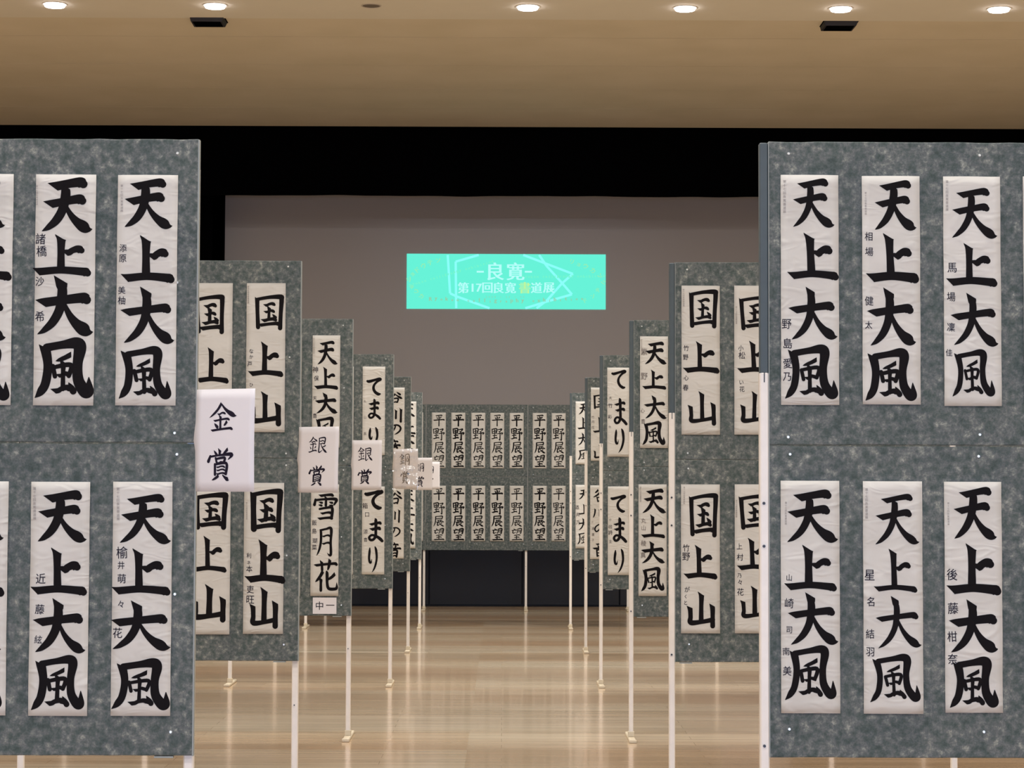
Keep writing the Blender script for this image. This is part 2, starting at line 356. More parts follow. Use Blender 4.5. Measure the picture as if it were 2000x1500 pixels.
G = {
 '天': [h_(20, 15, 80, 8), h_(11, 47, 78, 38), p_(46, 14, 50, 74, 6, 97), n_(47, 48, 65, 86, 98, 95)],
 '上': [v_(45, 3, 47, 82), h_(50, 45, 84, 37, .95), h_(2, 89, 97, 90, 1.05, 4)],
 '大': [h_(4, 44, 88, 36, 1.02), p_(46, 12, 52, 74, 4, 97), r_([(44, 4, 1.1, -.9), (46, 14, 1.05)], 1), n_(49, 46, 65, 86, 98, 94)],
 '風': [r_([(14, 10, 1.0, -.8), (20, 40, .85), (17, 72, .85), (9, 88, .75), (0, 98, .1)]),
        r_([(17, 12, .75), (45, 7, .75), (68, 4, 1.1), (75, 12, 1.15), (72, 40, .9), (74, 68, 1.0), (84, 86, 1.15), (90, 90, 1.1), (93, 84, .85), (92, 64, .1)]),
        p_(60, 24, 50, 31, 33, 36, .48), r_([(29, 44, .5), (33, 62, .5)], .9), r_([(31, 45, .45), (61, 41, .55), (58, 60, .5)], .9), h_(34, 61, 58, 58, .4),
        v_(46, 31, 47, 84, .5), h_(27, 87, 62, 82, .58), d_(59, 74, 67, 88, .68)],
 '国': [r_([(10, 10, 1.0, -.7), (12, 50, .85), (15, 93, .95)]), r_([(10, 12, .7), (50, 6, .75), (86, 5, 1.05), (90, 12, 1), (88, 55, .85), (87, 95, .95)]), h_(16, 88, 84, 84, .85),
        h_(32, 30, 68, 26, .7), h_(32, 50, 66, 47, .62), h_(27, 73, 74, 69, .75), v_(49, 30, 49, 70, .75), d_(62, 56, 72, 65, .7)],
 '山': [v_(49, 3, 49, 82, 1.05), r_([(10, 45, 1.0, -.7), (12, 54, .9), (13, 72, .85), (14, 88, 1), (48, 86, .8), (84, 80, .9)]), r_([(84, 38, 1.0, -.8), (86, 50, 1), (86, 70, .9), (86, 96, 1)])],
 'て': [r_([(4, 20, .8), (16, 22, 1.05), (52, 14, .9), (84, 8, 1.1), (90, 12, .9), (70, 22, .8), (50, 40, .8), (44, 60, .95), (54, 80, 1), (74, 92, 1.1), (86, 92, .7)])],
 'ま': [h_(18, 27, 80, 20, .95), h_(22, 48, 76, 43, .95), r_([(48, 2, .4), (52, 10, .95), (53, 50, .85), (52, 74, .9), (40, 88, .8), (24, 90, .8), (16, 80, .75), (30, 70, .7), (54, 74, .8), (76, 84, 1), (90, 94, .9)])],
 'り': [r_([(22, 6, .5), (20, 20, 1), (16, 44, .95), (22, 60, 1), (32, 62, .6), (38, 48, .2)]), r_([(66, 2, .5), (74, 14, 1), (79, 42, .9), (72, 66, .85), (58, 86, .7), (40, 100, .15)])],
 '谷': [p_(38, 6, 32, 18, 14, 30, .9), d_(62, 6, 84, 26, 1), p_(52, 22, 38, 44, 2, 62, .9), n_(52, 24, 72, 46, 100, 60, .95), r_([(28, 62, .7), (34, 94, .8)], .9), r_([(30, 64, .7), (70, 60, .9), (66, 92, .8)], .9), h_(34, 90, 66, 88, .7)],
 '川': [p_(20, 8, 22, 56, 4, 92, 1), v_(52, 14, 52, 76, .9), v_(86, 4, 86, 98, 1.05)],
 'の': [r_([(56, 12, .7), (50, 40, .8), (34, 70, .85), (18, 80, .9), (8, 62, .85), (16, 34, .8), (46, 12, .8), (74, 12, .9), (92, 34, 1), (88, 62, .95), (66, 88, .7), (50, 96, .2)])],
 '音': [d_(48, 0, 54, 12, .9), h_(20, 19, 80, 16, .85), d_(34, 24, 40, 35, .8), p_(66, 22, 62, 32, 56, 38, .8), h_(2, 46, 98, 42, 1), r_([(26, 56, .8), (30, 98, .9)]), r_([(28, 58, .7), (72, 54, .9), (70, 98, .9)]), h_(32, 76, 68, 74, .7), h_(32, 94, 68, 92, .75)],
 '雪': [h_(22, 9, 78, 6, .85), r_([(8, 22, .7), (4, 42, .9)]), r_([(8, 25, .7), (50, 21, .7), (92, 22, .95), (84, 42, .5)]), v_(50, 8, 50, 46, .8), d_(22, 32, 34, 35, .7), d_(22, 43, 34, 46, .7), d_(64, 32, 76, 35, .7), d_(64, 43, 76, 46, .7),
        r_([(26, 60, .7), (50, 56, .75), (76, 56, .95), (74, 96, .9)]), h_(28, 77, 72, 74, .75), h_(18, 96, 76, 93, .85)],
 '月': [p_(26, 8, 34, 66, 4, 98, 1), r_([(26, 10, .8), (52, 6, .8), (78, 5, 1.1), (76, 50, .9), (77, 90, 1), (70, 96, .8), (58, 88, .1)]), h_(32, 32, 72, 29, .75), h_(30, 56, 72, 53, .75)],
 '花': [h_(4, 22, 96, 17, .9), v_(34, 4, 36, 36, .85), p_(68, 2, 66, 20, 58, 36, .9), p_(38, 38, 28, 58, 6, 72, .95), v_(28, 56, 28, 98, .95), p_(88, 46, 76, 58, 54, 66, .9), r_([(54, 38, .5), (56, 46, 1), (56, 74, .9), (62, 90, 1), (84, 92, 1), (95, 88, .9), (95, 72, .1)])],
 '平': [h_(22, 12, 80, 8, .9), d_(30, 22, 38, 38, .9), p_(72, 20, 68, 32, 60, 38, .9), h_(2, 52, 98, 47, 1.05), v_(51, 12, 51, 100, 1.05)],
 '野': [r_([(6, 8, .7), (10, 44, .8)]), r_([(8, 9, .7), (46, 6, .9), (42, 42, .8)]), h_(12, 26, 42, 24, .7), h_(12, 43, 42, 41, .7), v_(27, 8, 27, 84, .8), h_(8, 62, 46, 59, .8), h_(2, 88, 52, 80, .95),
        r_([(56, 12, .6), (72, 10, .8), (86, 8, 1), (82, 18, .8), (72, 28, .6)]), d_(60, 24, 72, 34, .8), r_([(52, 46, .7), (74, 42, .8), (96, 40, 1), (88, 54, .5)]), r_([(74, 44, .8), (74, 80, .9), (72, 98, 1), (62, 92, .2)])],
 '展': [r_([(22, 8, .7), (50, 6, .7), (82, 5, 1), (80, 26, .8)]), h_(24, 28, 80, 25, .75), p_(22, 8, 26, 66, 2, 98, .95), h_(34, 44, 80, 41, .75), v_(48, 34, 48, 56, .7), v_(66, 33, 66, 56, .7), h_(26, 60, 94, 56, .85), r_([(40, 60, .8), (40, 88, .9), (60, 78, .3)]), p_(82, 64, 76, 70, 62, 76, .7), n_(50, 62, 68, 84, 100, 96, 1)],
 '望': [d_(26, 0, 32, 10, .8), h_(4, 18, 50, 14, .8), r_([(18, 20, .8), (18, 40, .8), (46, 32, .3)]), p_(60, 4, 62, 32, 46, 48, .8), r_([(60, 6, .7), (90, 2, .95), (88, 30, .9), (84, 44, .8), (76, 40, .2)]), h_(62, 18, 86, 16, .6), h_(62, 30, 86, 28, .6),
        h_(24, 60, 80, 56, .8), h_(28, 77, 74, 74, .75), h_(6, 97, 96, 94, 1), v_(50, 58, 50, 94, .85)],
 '金': [p_(46, 2, 34, 30, 2, 52, 1.1), n_(48, 6, 66, 36, 100, 48, 1.5), h_(30, 42, 60, 38, .8), h_(16, 64, 74, 58, .8), v_(44, 42, 44, 92, 1), d_(22, 72, 32, 84, 1.2), p_(68, 66, 64, 76, 56, 82, 1), h_(6, 98, 84, 91, 1.0)],
 '賞': [v_(48, 0, 48, 20, 1.2), d_(24, 8, 34, 20, 1.2), p_(80, 2, 70, 12, 60, 20, 1.2), r_([(10, 24, 1), (2, 40, 1.4)]), r_([(9, 27, .8), (50, 22, .8), (94, 20, 1.4), (80, 36, .3)]), r_([(30, 32, 1), (34, 46, 1)]), r_([(32, 33, .8), (66, 29, 1), (62, 44, 1)]), h_(34, 45, 62, 43, .7),
        r_([(28, 50, 1), (28, 82, 1.1)]), r_([(28, 51, .8), (72, 47, 1.2), (70, 80, 1.2)]), h_(32, 60, 68, 58, .7), h_(32, 70, 68, 68, .7), h_(30, 80, 68, 78, .8), p_(42, 84, 36, 92, 14, 100, 1.1), n_(58, 84, 66, 92, 82, 100, 1.3)],
 '銀': [p_(24, 0, 18, 22, 0, 34, .9), n_(24, 3, 36, 18, 48, 24, .9), h_(12, 30, 38, 28, .7), h_(6, 46, 42, 43, .7), v_(25, 30, 25, 82, .8), d_(8, 58, 13, 70, .8), p_(42, 56, 40, 64, 34, 70, .8), h_(0, 92, 46, 82, .85),
        r_([(58, 8, .7), (58, 50, .8), (58, 92, .9), (76, 80, .3)]), r_([(58, 9, .6), (90, 6, 1), (88, 42, .9)]), h_(60, 25, 86, 23, .65), h_(60, 42, 86, 40, .65), p_(94, 50, 88, 56, 74, 62, .8), n_(68, 44, 78, 76, 102, 94, 1.2)],
 '銅': [p_(24, 0, 18, 22, 0, 34, .9), n_(24, 3, 36, 18, 48, 24, .9), h_(12, 30, 38, 28, .7), h_(6, 46, 42, 43, .7), v_(25, 30, 25, 82, .8), d_(8, 58, 13, 70, .8), p_(42, 56, 40, 64, 34, 70, .8), h_(0, 92, 46, 82, .85),
        r_([(58, 8, .7), (57, 98, .9)]), r_([(58, 9, .6), (94, 6, 1), (93, 94, 1), (84, 90, .2)]), h_(66, 28, 86, 26, .65), r_([(66, 44, .7), (68, 68, .7)]), r_([(66, 44, .6), (86, 42, .8), (84, 66, .8)]), h_(68, 67, 84, 65, .6)],
}


def glyph(mb, ch, x0, z1, w, h, weight, y, rnd, disp=None):
    """writes one character into the box with top left (x0, z1), w wide and h high (metres)"""
    sh = rnd.uniform(-.03, .03)
    for (_, pts, sw) in G[ch]:
        jx, jy = rnd.uniform(-1.2, 1.2), rnd.uniform(-1.2, 1.2); jw = rnd.uniform(.92, 1.08)
        q = [(x0 + (a + jx + sh * (50 - b)) / 100 * w, z1 - (b + jy) / 100 * h, c * sw * weight * jw * min(w, h * 1.1), e[0] if e else 0) for a, b, c, *e in pts]
        V, Fc = ribbon(q)
        V3 = [(a, y - (disp(a, b) if disp else 0), b) for a, b in V]
        mb.add(V3, [tuple(reversed(f)) for f in Fc])


_fc = {}


def char_mesh(ch):
    if ch not in _fc:
        c = bpy.data.curves.new('t', 'FONT'); c.body = ch; c.resolution_u = 2; c.offset = 0.004; o = bpy.data.objects.new('t', c); C.objects.link(o)
        bpy.context.view_layer.update(); m = o.to_mesh()
        vv = [v.co[:2] for v in m.vertices]; ff = [tuple(p.vertices) for p in m.polygons]; o.to_mesh_clear()
        bpy.data.objects.remove(o); bpy.data.curves.remove(c)
        if not vv: vv = [(0, 0)]
        xs_ = [a for a, _ in vv]; ys_ = [b for _, b in vv]
        _fc[ch] = (vv, ff, (min(xs_), max(xs_), min(ys_), max(ys_)))
    return _fc[ch]


def put_char(mb, ch, cx, cz, size, y, rot=0, sx=1.0, disp=None):
    vv, ff, (a, b, c, d) = char_mesh(ch); k = size / .92; mx, my = (a + b) / 2, (c + d) / 2
    cr, sr = math.cos(rot), math.sin(rot); out = []
    for u, v_s in vv:
        X = (u - mx) * k * sx; Z = (v_s - my) * k; xx = cx + X * cr - Z * sr; zz = cz + X * sr + Z * cr
        out.append((xx, y - (disp(xx, zz) if disp else 0), zz))
    mb.add(out, ff)


# ------------------------------------------------------------------ display boards
SC = [669, 434, 322, 254, 211, 181, 158]
D = [F / s for s in SC]
ZT, ZM, ZB = 1.52 + 1.0176, 1.644, 1.52 - .782
BW = 1.26; TH = .022
ORD = ['nearest', 'second', 'third', 'fourth', 'fifth', 'sixth']


def panel(name, x0, x1, z0, z1, root, seed):
    """cloth covered board with a slightly uneven outline, softened edges"""
    r = random.Random(seed); n = 26; mb = MB(); vv = []; ff = []
    for i in range(n + 1):
        x = x0 + (x1 - x0) * i / n; e1 = r.uniform(0, .0022); e0 = r.uniform(0, .0016)
        vv += [(x, 0.002, z0 + e0), (x, 0, z0 + .003 + e0), (x, 0, z1 - .003 - e1), (x, 0.002, z1 - e1), (x, TH, z1 - e1), (x, TH, z0 + e0)]
    for i in range(n):
        a = i * 6; b = a + 6
        for k in range(6): ff.append((a + k, b + k, b + (k + 1) % 6, a + (k + 1) % 6))
    ff.append(tuple(range(5, -1, -1))); ff.append(tuple(range(n * 6, n * 6 + 6)))
    return mb.add(vv, ff).build(name, M_COVER, root)


def screw(root, x, z, nm='screw'):
    return MB().cyl((x, .001, z), (x, -.004, z), .0048, .0035, 8).build(nm, M_SCREW, root)


def foot(root, x, y):
    o = MB().box(x - .021, x + .021, y - .19, y + .27, .0, .018, .004).build('foot', M_CREAM, root)
    MB().box(x - .023, x + .023, y - .2, y - .175, .0, .02, .004).build('end_cap', M_CREAM, o)
    MB().box(x - .019, x + .019, y - .02, y + .02, .018, .05, .003).build('pole_socket', M_CREAM, o)
    return o


def board(x0, x1, Y, label, side, group, first_pole=True, last_pole=True, lower_cut=None, seed=0):
    """x0..x1 outer ends. side 'L': poles stand behind the board; side 'R': pole at the left edge, beside the board"""
    root = empty('display_board', (0, Y, 0)); root.location = ((x0 + x1) / 2, Y, 0); cx = (x0 + x1) / 2
    a, b = x0 - cx, x1 - cx
    pw = .0125
    if side == 'R': a2 = a + .028; b2 = b
    else: a2, b2 = a, b - .004
    panel('upper_panel', a2, b2, ZM + .001, ZT, root, seed); panel('lower_panel', a2, b2, ZB, ZM - .001, root, seed + 1)
    if side == 'R':
        MB().box(a2 - .0022, a2, -.001, TH, ZB, ZT - .002).build('edge_trim', M_TRIM, root)
        px_ = a + .0128
        MB().box(px_ - pw, px_ + pw, .0, .03, 1.84, ZT - .004, .003).build('sleeve', M_SLEEVE, root)
        pl = MB().box(px_ - .0135, px_ + .0135, -.002, .032, .018, 1.858, .004)
        o = pl.build('pole', M_WHITE, root)
        MB().box(px_ - .0016, px_ + .0016, -.0026, -.0018, 1.828, 1.858).build('slot', M_BOLT, o)
        for zb in (.772, 1.35, 1.475): MB().cyl((px_ - .002, -.002, zb), (px_ - .002, -.008, zb), .0045, .004, 10).build('bolt', M_BOLT, o)
        foot(root, px_, .015)
        if last_pole:
            px_ = b - .034
            MB().box(px_ - .0135, px_ + .0135, TH, TH + .03, .03, ZT - .1, .004).build('pole', M_WHITE, root); foot(root, px_, TH + .015)
    else:
        MB().box(b2, b, -.0005, TH, ZB, ZT - .002).build('edge_trim', M_TRIM, root)
        poles = [b - .018] if last_pole else []
        if first_pole: poles.append(a + .016)
        for px_ in poles:
            o = MB().box(px_ - .0145, px_ + .0145, TH + .001, TH + .031, .018, ZT - .08, .004).build('pole', M_WHITE, root)
            MB().cyl((px_ - .002, TH + .001, .54), (px_ - .002, TH - .004, .54), .003, .003, 8).build('bolt', M_BOLT, o)
            foot(root, px_, TH + .016)
    if seed != 200: MB().box(b2 - .11 if side != 'R' else a2 + .02, b2 - .055 if side != 'R' else a2 + .075, .002, TH, ZB - .006, ZB - .001).build('bracket', M_TRIM, root)
    for k, xx in enumerate((a2 + .055, (a2 + b2) / 2, b2 - .055)):
        for zz in (ZT - .035, ZT - .43, ZM + .028, ZM - .03, ZM - .43, ZB + .075):
            screw(root, xx + random.uniform(-.008, .008), zz + random.uniform(-.01, .01))
    tag(root, label, 'display board', group)
    return root


LR = [383, 586, 688, 768, 802, 824]        # right ends of the left boards, px on the eye line
RL = [1484.5, 1307, 1229, 1171, 1142, 1112.5]   # left ends of the right boards
boards = {}
for i in range(6):
    xr = W(LR[i], 951, D[i]).x
    boards['L', i] = board(xr - BW, xr, D[i], f'grey mottled display board with pale poles, {ORD[i]} from the front on the left', 'L', 'left display boards beside the aisle', seed=i * 10)
    xl = W(RL[i], 951, D[i]).x
    boards['R', i] = board(xl, xl + BW, D[i], f'grey mottled display board with slate upper pole, {ORD[i]} from the front on the right', 'R', 'right display boards beside the aisle', last_pole=i not in (1, 3), seed=i * 10 + 200)
for i in (1, 3, 5):      # outer boards whose poles or feet show under the nearer ones
    xr = W(LR[i], 951, D[i]).x
    board(xr - 2 * BW, xr - BW - .004, D[i], f'outer left grey display board in the {ORD[i]} row, mostly hidden behind nearer boards', 'B', 'outer display boards behind the nearer rows', last_pole=False, seed=i * 10 + 400)
    if i < 5:
        xl = W(RL[i], 951, D[i]).x
        board(xl + BW + .004, xl + 2 * BW, D[i], f'outer right grey display board in the {ORD[i]} row, mostly hidden, pole showing', 'R', 'outer display boards behind the nearer rows', seed=i * 10 + 600)
xb = [W(p, 951, D[6]).x for p in (634, 832, 1031, 1230)]
for k, lb in enumerate(('left end grey board of the far back row, mostly hidden by the left boards',
                        'middle grey board of the far back row with five columns of narrow sheets',
                        'right grey board of the far back row behind the sixth right board')):
    board(xb[k] + .002, xb[k + 1] - .002, D[6], lb, 'B', 'far back row of display boards', first_pole=(k == 0), seed=900 + k)


# ------------------------------------------------------------------ sheets of calligraphy
PRINT = '第十七回良寛書道展'


def sheet(row, rect, glyphs, weight, label, group, names=(), prt=None, seed=0, name_mat=None):
    """rect = (xl, xr, yt, yb) seen at the row's depth; glyphs = [(char, xl, xr, yt, yb)]"""
    Dm = D[row] - .004; rnd = random.Random(seed)
    xl, xr, yt, yb = rect; ym = (yt + yb) / 2; xm = (xl + xr) / 2
    X0, X1 = W(xl, ym, Dm).x, W(xr, ym, Dm).x; Z1, Z0 = W(xm, yt, Dm).z, W(xm, yb, Dm).z
    ox, oz = (X0 + X1) / 2, Z0
    ph = rnd.uniform(0, 6); amp = .0016
    disp = lambda x, z: amp * (1 + math.sin(z * 24 + ph + 3 * math.sin(x * 15 + ph))) + .0012 * (1 + math.sin(x * 38 + z * 9 + ph))
    nx, nz = 7, 26; vv = []; ff = []
    w2 = (X1 - X0) / 2; H = Z1 - Z0
    for layer, off in ((0, 0.0), (1, .0006)):
        for j in range(nz + 1):
            for i in range(nx + 1):
                x = -w2 + 2 * w2 * i / nx; z = H * j / nz
                vv.append((x, off - disp(x, z), z))
    N = (nx + 1) * (nz + 1)
    for j in range(nz):
        for i in range(nx):
            a = j * (nx + 1) + i; q = (a, a + 1, a + nx + 2, a + nx + 1)
            ff.append(q); ff.append(tuple(N + k for k in reversed(q)))
    rim = [i for i in range(nx + 1)] + [j * (nx + 1) + nx for j in range(1, nz + 1)] + [nz * (nx + 1) + i for i in range(nx - 1, -1, -1)] + [j * (nx + 1) for j in range(nz - 1, 0, -1)]
    for k in range(len(rim)):
        a, b = rim[k], rim[(k + 1) % len(rim)]; ff.append((b, a, a + N, b + N))
    o = MB().add(vv, ff).build('calligraphy_sheet', M_PAPER, None, True); o.location = (ox, Dm, oz)
    tag(o, label, 'calligraphy', group)
    mb = MB(); yI = -.0010
    for g in glyphs:
        ch, gx0, gx1, gy0, gy1 = g[:5]; wt = (g[5] if len(g) > 5 else 1) * weight
        p0 = W(gx0, gy0, Dm); p1 = W(gx1, gy1, Dm)
        mb = MB(); glyph(mb, ch, p0.x - ox, p0.z - oz, p1.x - p0.x, p0.z - p1.z, wt, yI, rnd, disp)
        mb.build('brush_character', M_INK, o)
    if names:
        mb = MB()
        for ch, px, py, sz in names:
            p = W(px, py, Dm); put_char(mb, ch, p.x - ox, p.z - oz, sz / SC[row], yI, rnd.uniform(-.06, .06), .92, disp)
        tag(mb.build('name_writing', name_mat or M_INK2, o), kind='stuff')
    if prt:
        mb = MB(); px, py, sz = prt
        for k, ch in enumerate(PRINT):
            p = W(px, py + k * sz * 1.22, Dm); put_char(mb, ch, p.x - ox, p.z - oz, sz / SC[row], yI, 0, 1, disp)
        tag(mb.build('printed_line', M_PRINT, o), kind='stuff')
    return o


def col(chars, boxes): return [(c,) + b for c, b in zip(chars, boxes)]


TJ = '天上大風'
COLS = ['beside the aisle', 'second column from the aisle', 'third column from the aisle', 'fourth column from the aisle']


def lab(ud, n, side, row, c): return f'{ud} {n}-character sheet, {COLS[c]}, on the {ORD[row]} {side} board'


def grp(side, row): return f'calligraphy sheets on the {ORD[row]} {side} board'


WT = .08
# nearest left board
sheet(0, (-94, 24, 340, 791), col(TJ, [(-84, 12, 348, 446), (-88, 20, 455, 548), (-86, 12, 562, 668), (-86, 18, 680, 785)]), WT, lab('upper', 'four', 'left', 0, 2), grp('left', 0), seed=1)
sheet(0, (68, 185.5, 341, 792), col(TJ, [(79, 184, 350, 455), (68, 177, 457, 540), (71, 182, 541, 658), (71, 182, 666, 778)]), WT * 1.1, lab('upper', 'four', 'left', 0, 1), grp('left', 0),
      [('諸', 80, 467, 21), ('橋', 82, 491, 21), ('沙', 78, 550, 18), ('希', 78, 618, 20)], (72.5, 364, 3.6), seed=2)
sheet(0, (228, 345.5, 342, 792), col(TJ, [(240, 338, 350, 447), (241, 339, 459, 553), (239, 341, 562, 672), (234, 334, 680, 781)]), WT * 1.02, lab('upper', 'four', 'left', 0, 0), grp('left', 0),
      [('添', 241, 485, 15), ('原', 240, 505, 16), ('美', 238, 567, 15), ('柚', 238, 587, 16)], (238, 363, 5), seed=3)
sheet(0, (-103, 14, 940, 1397), col(TJ, [(-92, 8, 955, 1058), (-96, 4, 1068, 1165), (-94, 4, 1170, 1276), (-96, 4, 1284, 1385)]), WT, lab('lower', 'four', 'left', 0, 2), grp('left', 0), seed=4)
sheet(0, (58.5, 173.5, 941, 1398), col(TJ, [(69, 172, 958, 1060), (64, 168, 1070, 1163), (68, 168, 1171, 1277), (64, 167, 1284, 1387)]), WT * 1.03, lab('lower', 'four', 'left', 0, 1), grp('left', 0),
      [('近', 80, 1130, 20), ('藤', 78, 1190, 19), ('絃', 75, 1249, 16)], (68, 954, 6), seed=5)
sheet(0, (219, 335, 941, 1398), col(TJ, [(231, 335, 966, 1062), (220, 330, 1071, 1163), (217, 334, 1173, 1271), (220, 333, 1290, 1386)]), WT * .98, lab('lower', 'four', 'left', 0, 0), grp('left', 0),
      [('榆', 239, 1079, 23), ('井', 237, 1104, 15), ('萌', 238, 1130, 18), ('々', 236, 1180, 15), ('花', 230, 1236, 20)], (231, 955, 6), seed=6)
# nearest right board
sheet(0, (1525, 1638, 342, 791), col(TJ, [(1544, 1630, 350, 446), (1539, 1635, 454, 548), (1542, 1636, 561, 666), (1534, 1637, 677, 780)]), WT, lab('upper', 'four', 'right', 0, 0), grp('right', 0),
      [('野', 1536, 633, 20), ('島', 1538, 671, 20), ('愛', 1538, 710, 19), ('乃', 1537, 736, 18)], (1532, 355, 6), seed=7)
sheet(0, (1684, 1797, 344, 790), col(TJ, [(1704, 1791, 352, 452), (1694, 1790, 456, 554), (1695, 1789, 562, 678), (1691, 1790, 684, 783)]), WT * 1.1, lab('upper', 'four', 'right', 0, 1), grp('right', 0),
      [('相', 1696, 462, 17), ('場', 1697, 492, 17), ('健', 1697, 588, 18), ('太', 1696, 635, 15)], (1690.5, 377, 4.2), seed=8)
sheet(0, (1843, 1954.5, 345, 793), col(TJ, [(1853, 1948, 366, 467), (1849, 1944, 475, 561), (1858, 1950, 574, 678), (1859, 1943, 684, 776)]), WT * .98, lab('upper', 'four', 'right', 0, 2), grp('right', 0),
      [('馬', 1859, 523, 20), ('場', 1857, 580, 18), ('凜', 1857, 639, 17), ('佳', 1853, 689, 14)], (1849, 355, 5.6), seed=9)
sheet(0, (1999, 2112, 345, 793), col(TJ, [(2018, 2105, 360, 460), (2012, 2105, 475, 561), (2014, 2108, 574, 678), (2014, 2106, 684, 776)]), WT, lab('upper', 'four', 'right', 0, 3), grp('right', 0), seed=10)
sheet(0, (1525, 1640, 939, 1393), col(TJ, [(1531, 1638, 957, 1061), (1534, 1633, 1063, 1156), (1540, 1637, 1158, 1261), (1534, 1636, 1264, 1368)]), WT * .96, lab('lower', 'four', 'right', 0, 0), grp('right', 0),
      [('山', 1541, 1128, 13), ('崎', 1541, 1178, 19), ('司', 1541, 1230, 14), ('南', 1535, 1272, 15), ('美', 1537, 1310, 18)], (1534.5, 982, 4.2), seed=11)
sheet(0, (1686, 1802, 940, 1394), col(TJ, [(1704, 1796, 964, 1066), (1706, 1789, 1071, 1159), (1709, 1799, 1165, 1268), (1699, 1798, 1280, 1372)]), WT * .86, lab('lower', 'four', 'right', 0, 1), grp('right', 0),
      [('星', 1698, 1123, 22), ('名', 1700, 1175, 18), ('結', 1699, 1238, 18), ('羽', 1699, 1273, 18)], (1692, 956, 5.6), seed=12)
sheet(0, (1845, 1957, 941, 1392), col(TJ, [(1858, 1948, 950, 1056), (1851, 1951, 1062, 1162), (1854, 1951, 1173, 1276), (1855, 1950, 1288, 1383)]), WT * 1.08, lab('lower', 'four', 'right', 0, 2), grp('right', 0),
      [('後', 1859, 1122, 22), ('藤', 1861, 1188, 22), ('柑', 1859, 1243, 20), ('奈', 1860, 1287, 20)], (1852, 983, 4.2), seed=13)
sheet(0, (2004, 2117, 942, 1393), col(TJ, [(2018, 2108, 955, 1056), (2012, 2110, 1066, 1160), (2014, 2110, 1173, 1276), (2014, 2106, 1288, 1383)]), WT, lab('lower', 'four', 'right', 0, 3), grp('right', 0), seed=14)
# second row
K = '国上山'
sheet(1, (481, 557, 553, 844), col(K, [(496, 555, 576, 644), (487, 552, 667, 738), (486, 552, 763, 830)]), 0.0775, lab('upper', 'three', 'left', 1, 0), grp('left', 1),
      [('な', 491, 686, 9), ('か', 491, 697, 8), ('戸', 488, 711, 10), ('ひ', 491, 752, 8)], (485, 560, 3.2), seed=21)
sheet(1, (377, 453.5, 553, 844), col(K, [(380, 441, 576, 652), (384, 445, 677, 750), (381, 444, 765, 835)]), 0.0775, lab('upper', 'three', 'left', 1, 1), grp('left', 1), (), None, seed=22)
sheet(1, (476, 554, 943, 1238), col(K, [(487, 553, 956, 1040), (481, 554, 1053, 1141), (487, 547, 1146, 1227)]), 0.0925, lab('lower', 'three', 'left', 1, 0), grp('left', 1),
      [('利', 486, 1085, 10), ('ネ', 486, 1099, 8), ('本', 487, 1111, 13), ('吏', 489, 1151, 15), ('旺', 489, 1171, 17)], (482, 982, 3.2), seed=23)
sheet(1, (373, 449.5, 955, 1239), col(K, [(378, 446, 964, 1034), (376, 440, 1045, 1121), (373, 445, 1140, 1214)]), 0.0775, lab('lower', 'three', 'left', 1, 1), grp('left', 1), (), None, seed=24)
sheet(1, (1331, 1406, 558, 849), col(K, [(1343, 1403, 567, 642), (1335, 1403, 666, 731), (1342, 1402, 762, 830)]), 0.0725, lab('upper', 'three', 'right', 1, 0), grp('right', 1),
      [('竹', 1340, 680, 11), ('野', 1339, 698, 11), ('心', 1340, 738, 10), ('春', 1339, 757, 12)], (1335, 566, 3.2), seed=25)
sheet(1, (1434, 1509, 558, 849), col(K, [(1442, 1507, 578, 646), (1440, 1506, 665, 731), (1444, 1504, 762, 830)]), 0.0725, lab('upper', 'three', 'right', 1, 1), grp('right', 1),
      [('小', 1447, 680, 11), ('松', 1449, 694, 14), ('い', 1448, 747, 10), ('花', 1449, 760, 11)], (1438, 600, 3.2), seed=26)
sheet(1, (1330, 1406, 946, 1237), col(K, [(1343, 1403, 964, 1050), (1336, 1398, 1063, 1132), (1340, 1401, 1154, 1225)]), 0.0800, lab('lower', 'three', 'right', 1, 0), grp('right', 1),
      [('竹', 1340, 1070, 14), ('野', 1340, 1087, 16), ('が', 1342, 1151, 11), ('く', 1339, 1165, 8), ('と', 1339, 1177, 9)], (1336, 952, 3.2), seed=27)
sheet(1, (1435, 1510, 946, 1237), col(K, [(1441, 1507, 966, 1036), (1440, 1504, 1049, 1117), (1444, 1505, 1144, 1211)]), 0.0750, lab('lower', 'three', 'right', 1, 1), grp('right', 1),
      [('上', 1444, 1067, 12), ('村', 1445, 1088, 13), ('乃', 1444, 1124, 9), ('々', 1445, 1137, 11), ('花', 1446, 1156, 14)], (1438, 978, 3.2), seed=28)
# third row
M_FAINT = plain('faint_ink', lin(96, 88, 86), .7)
sheet(2, (610, 664, 655, 874), col(TJ, [(618, 660, 665, 713), (615, 659, 716, 762), (616, 660, 767, 808), (615, 660, 815, 864)]), 0.0744, lab('upper', 'four', 'left', 2, 0), grp('left', 2),
      [('神', 616, 722, 12), ('保', 618, 739, 10), ('天', 615, 778, 8), ('音', 615, 812, 9)], (613, 662, 2.8), seed=31)
sheet(2, (533, 589, 655, 874), col(TJ, [(541, 583, 665, 713), (538, 582, 716, 762), (539, 583, 767, 808), (538, 583, 815, 864)]), 0.0744, lab('upper', 'four', 'left', 2, 1), grp('left', 2), seed=32)
sheet(2, (607, 661.5, 946, 1164), col('雪月花', [(612, 660, 964, 1015), (617, 655, 1030, 1087), (613, 660, 1091, 1155)]), 0.0696, lab('lower', 'three', 'left', 2, 0), grp('left', 2),
      [('飯', 614, 1021, 10), ('島', 614, 1037, 10), ('瑚', 615, 1056, 10), ('菜', 614, 1069, 10)], None, seed=33)
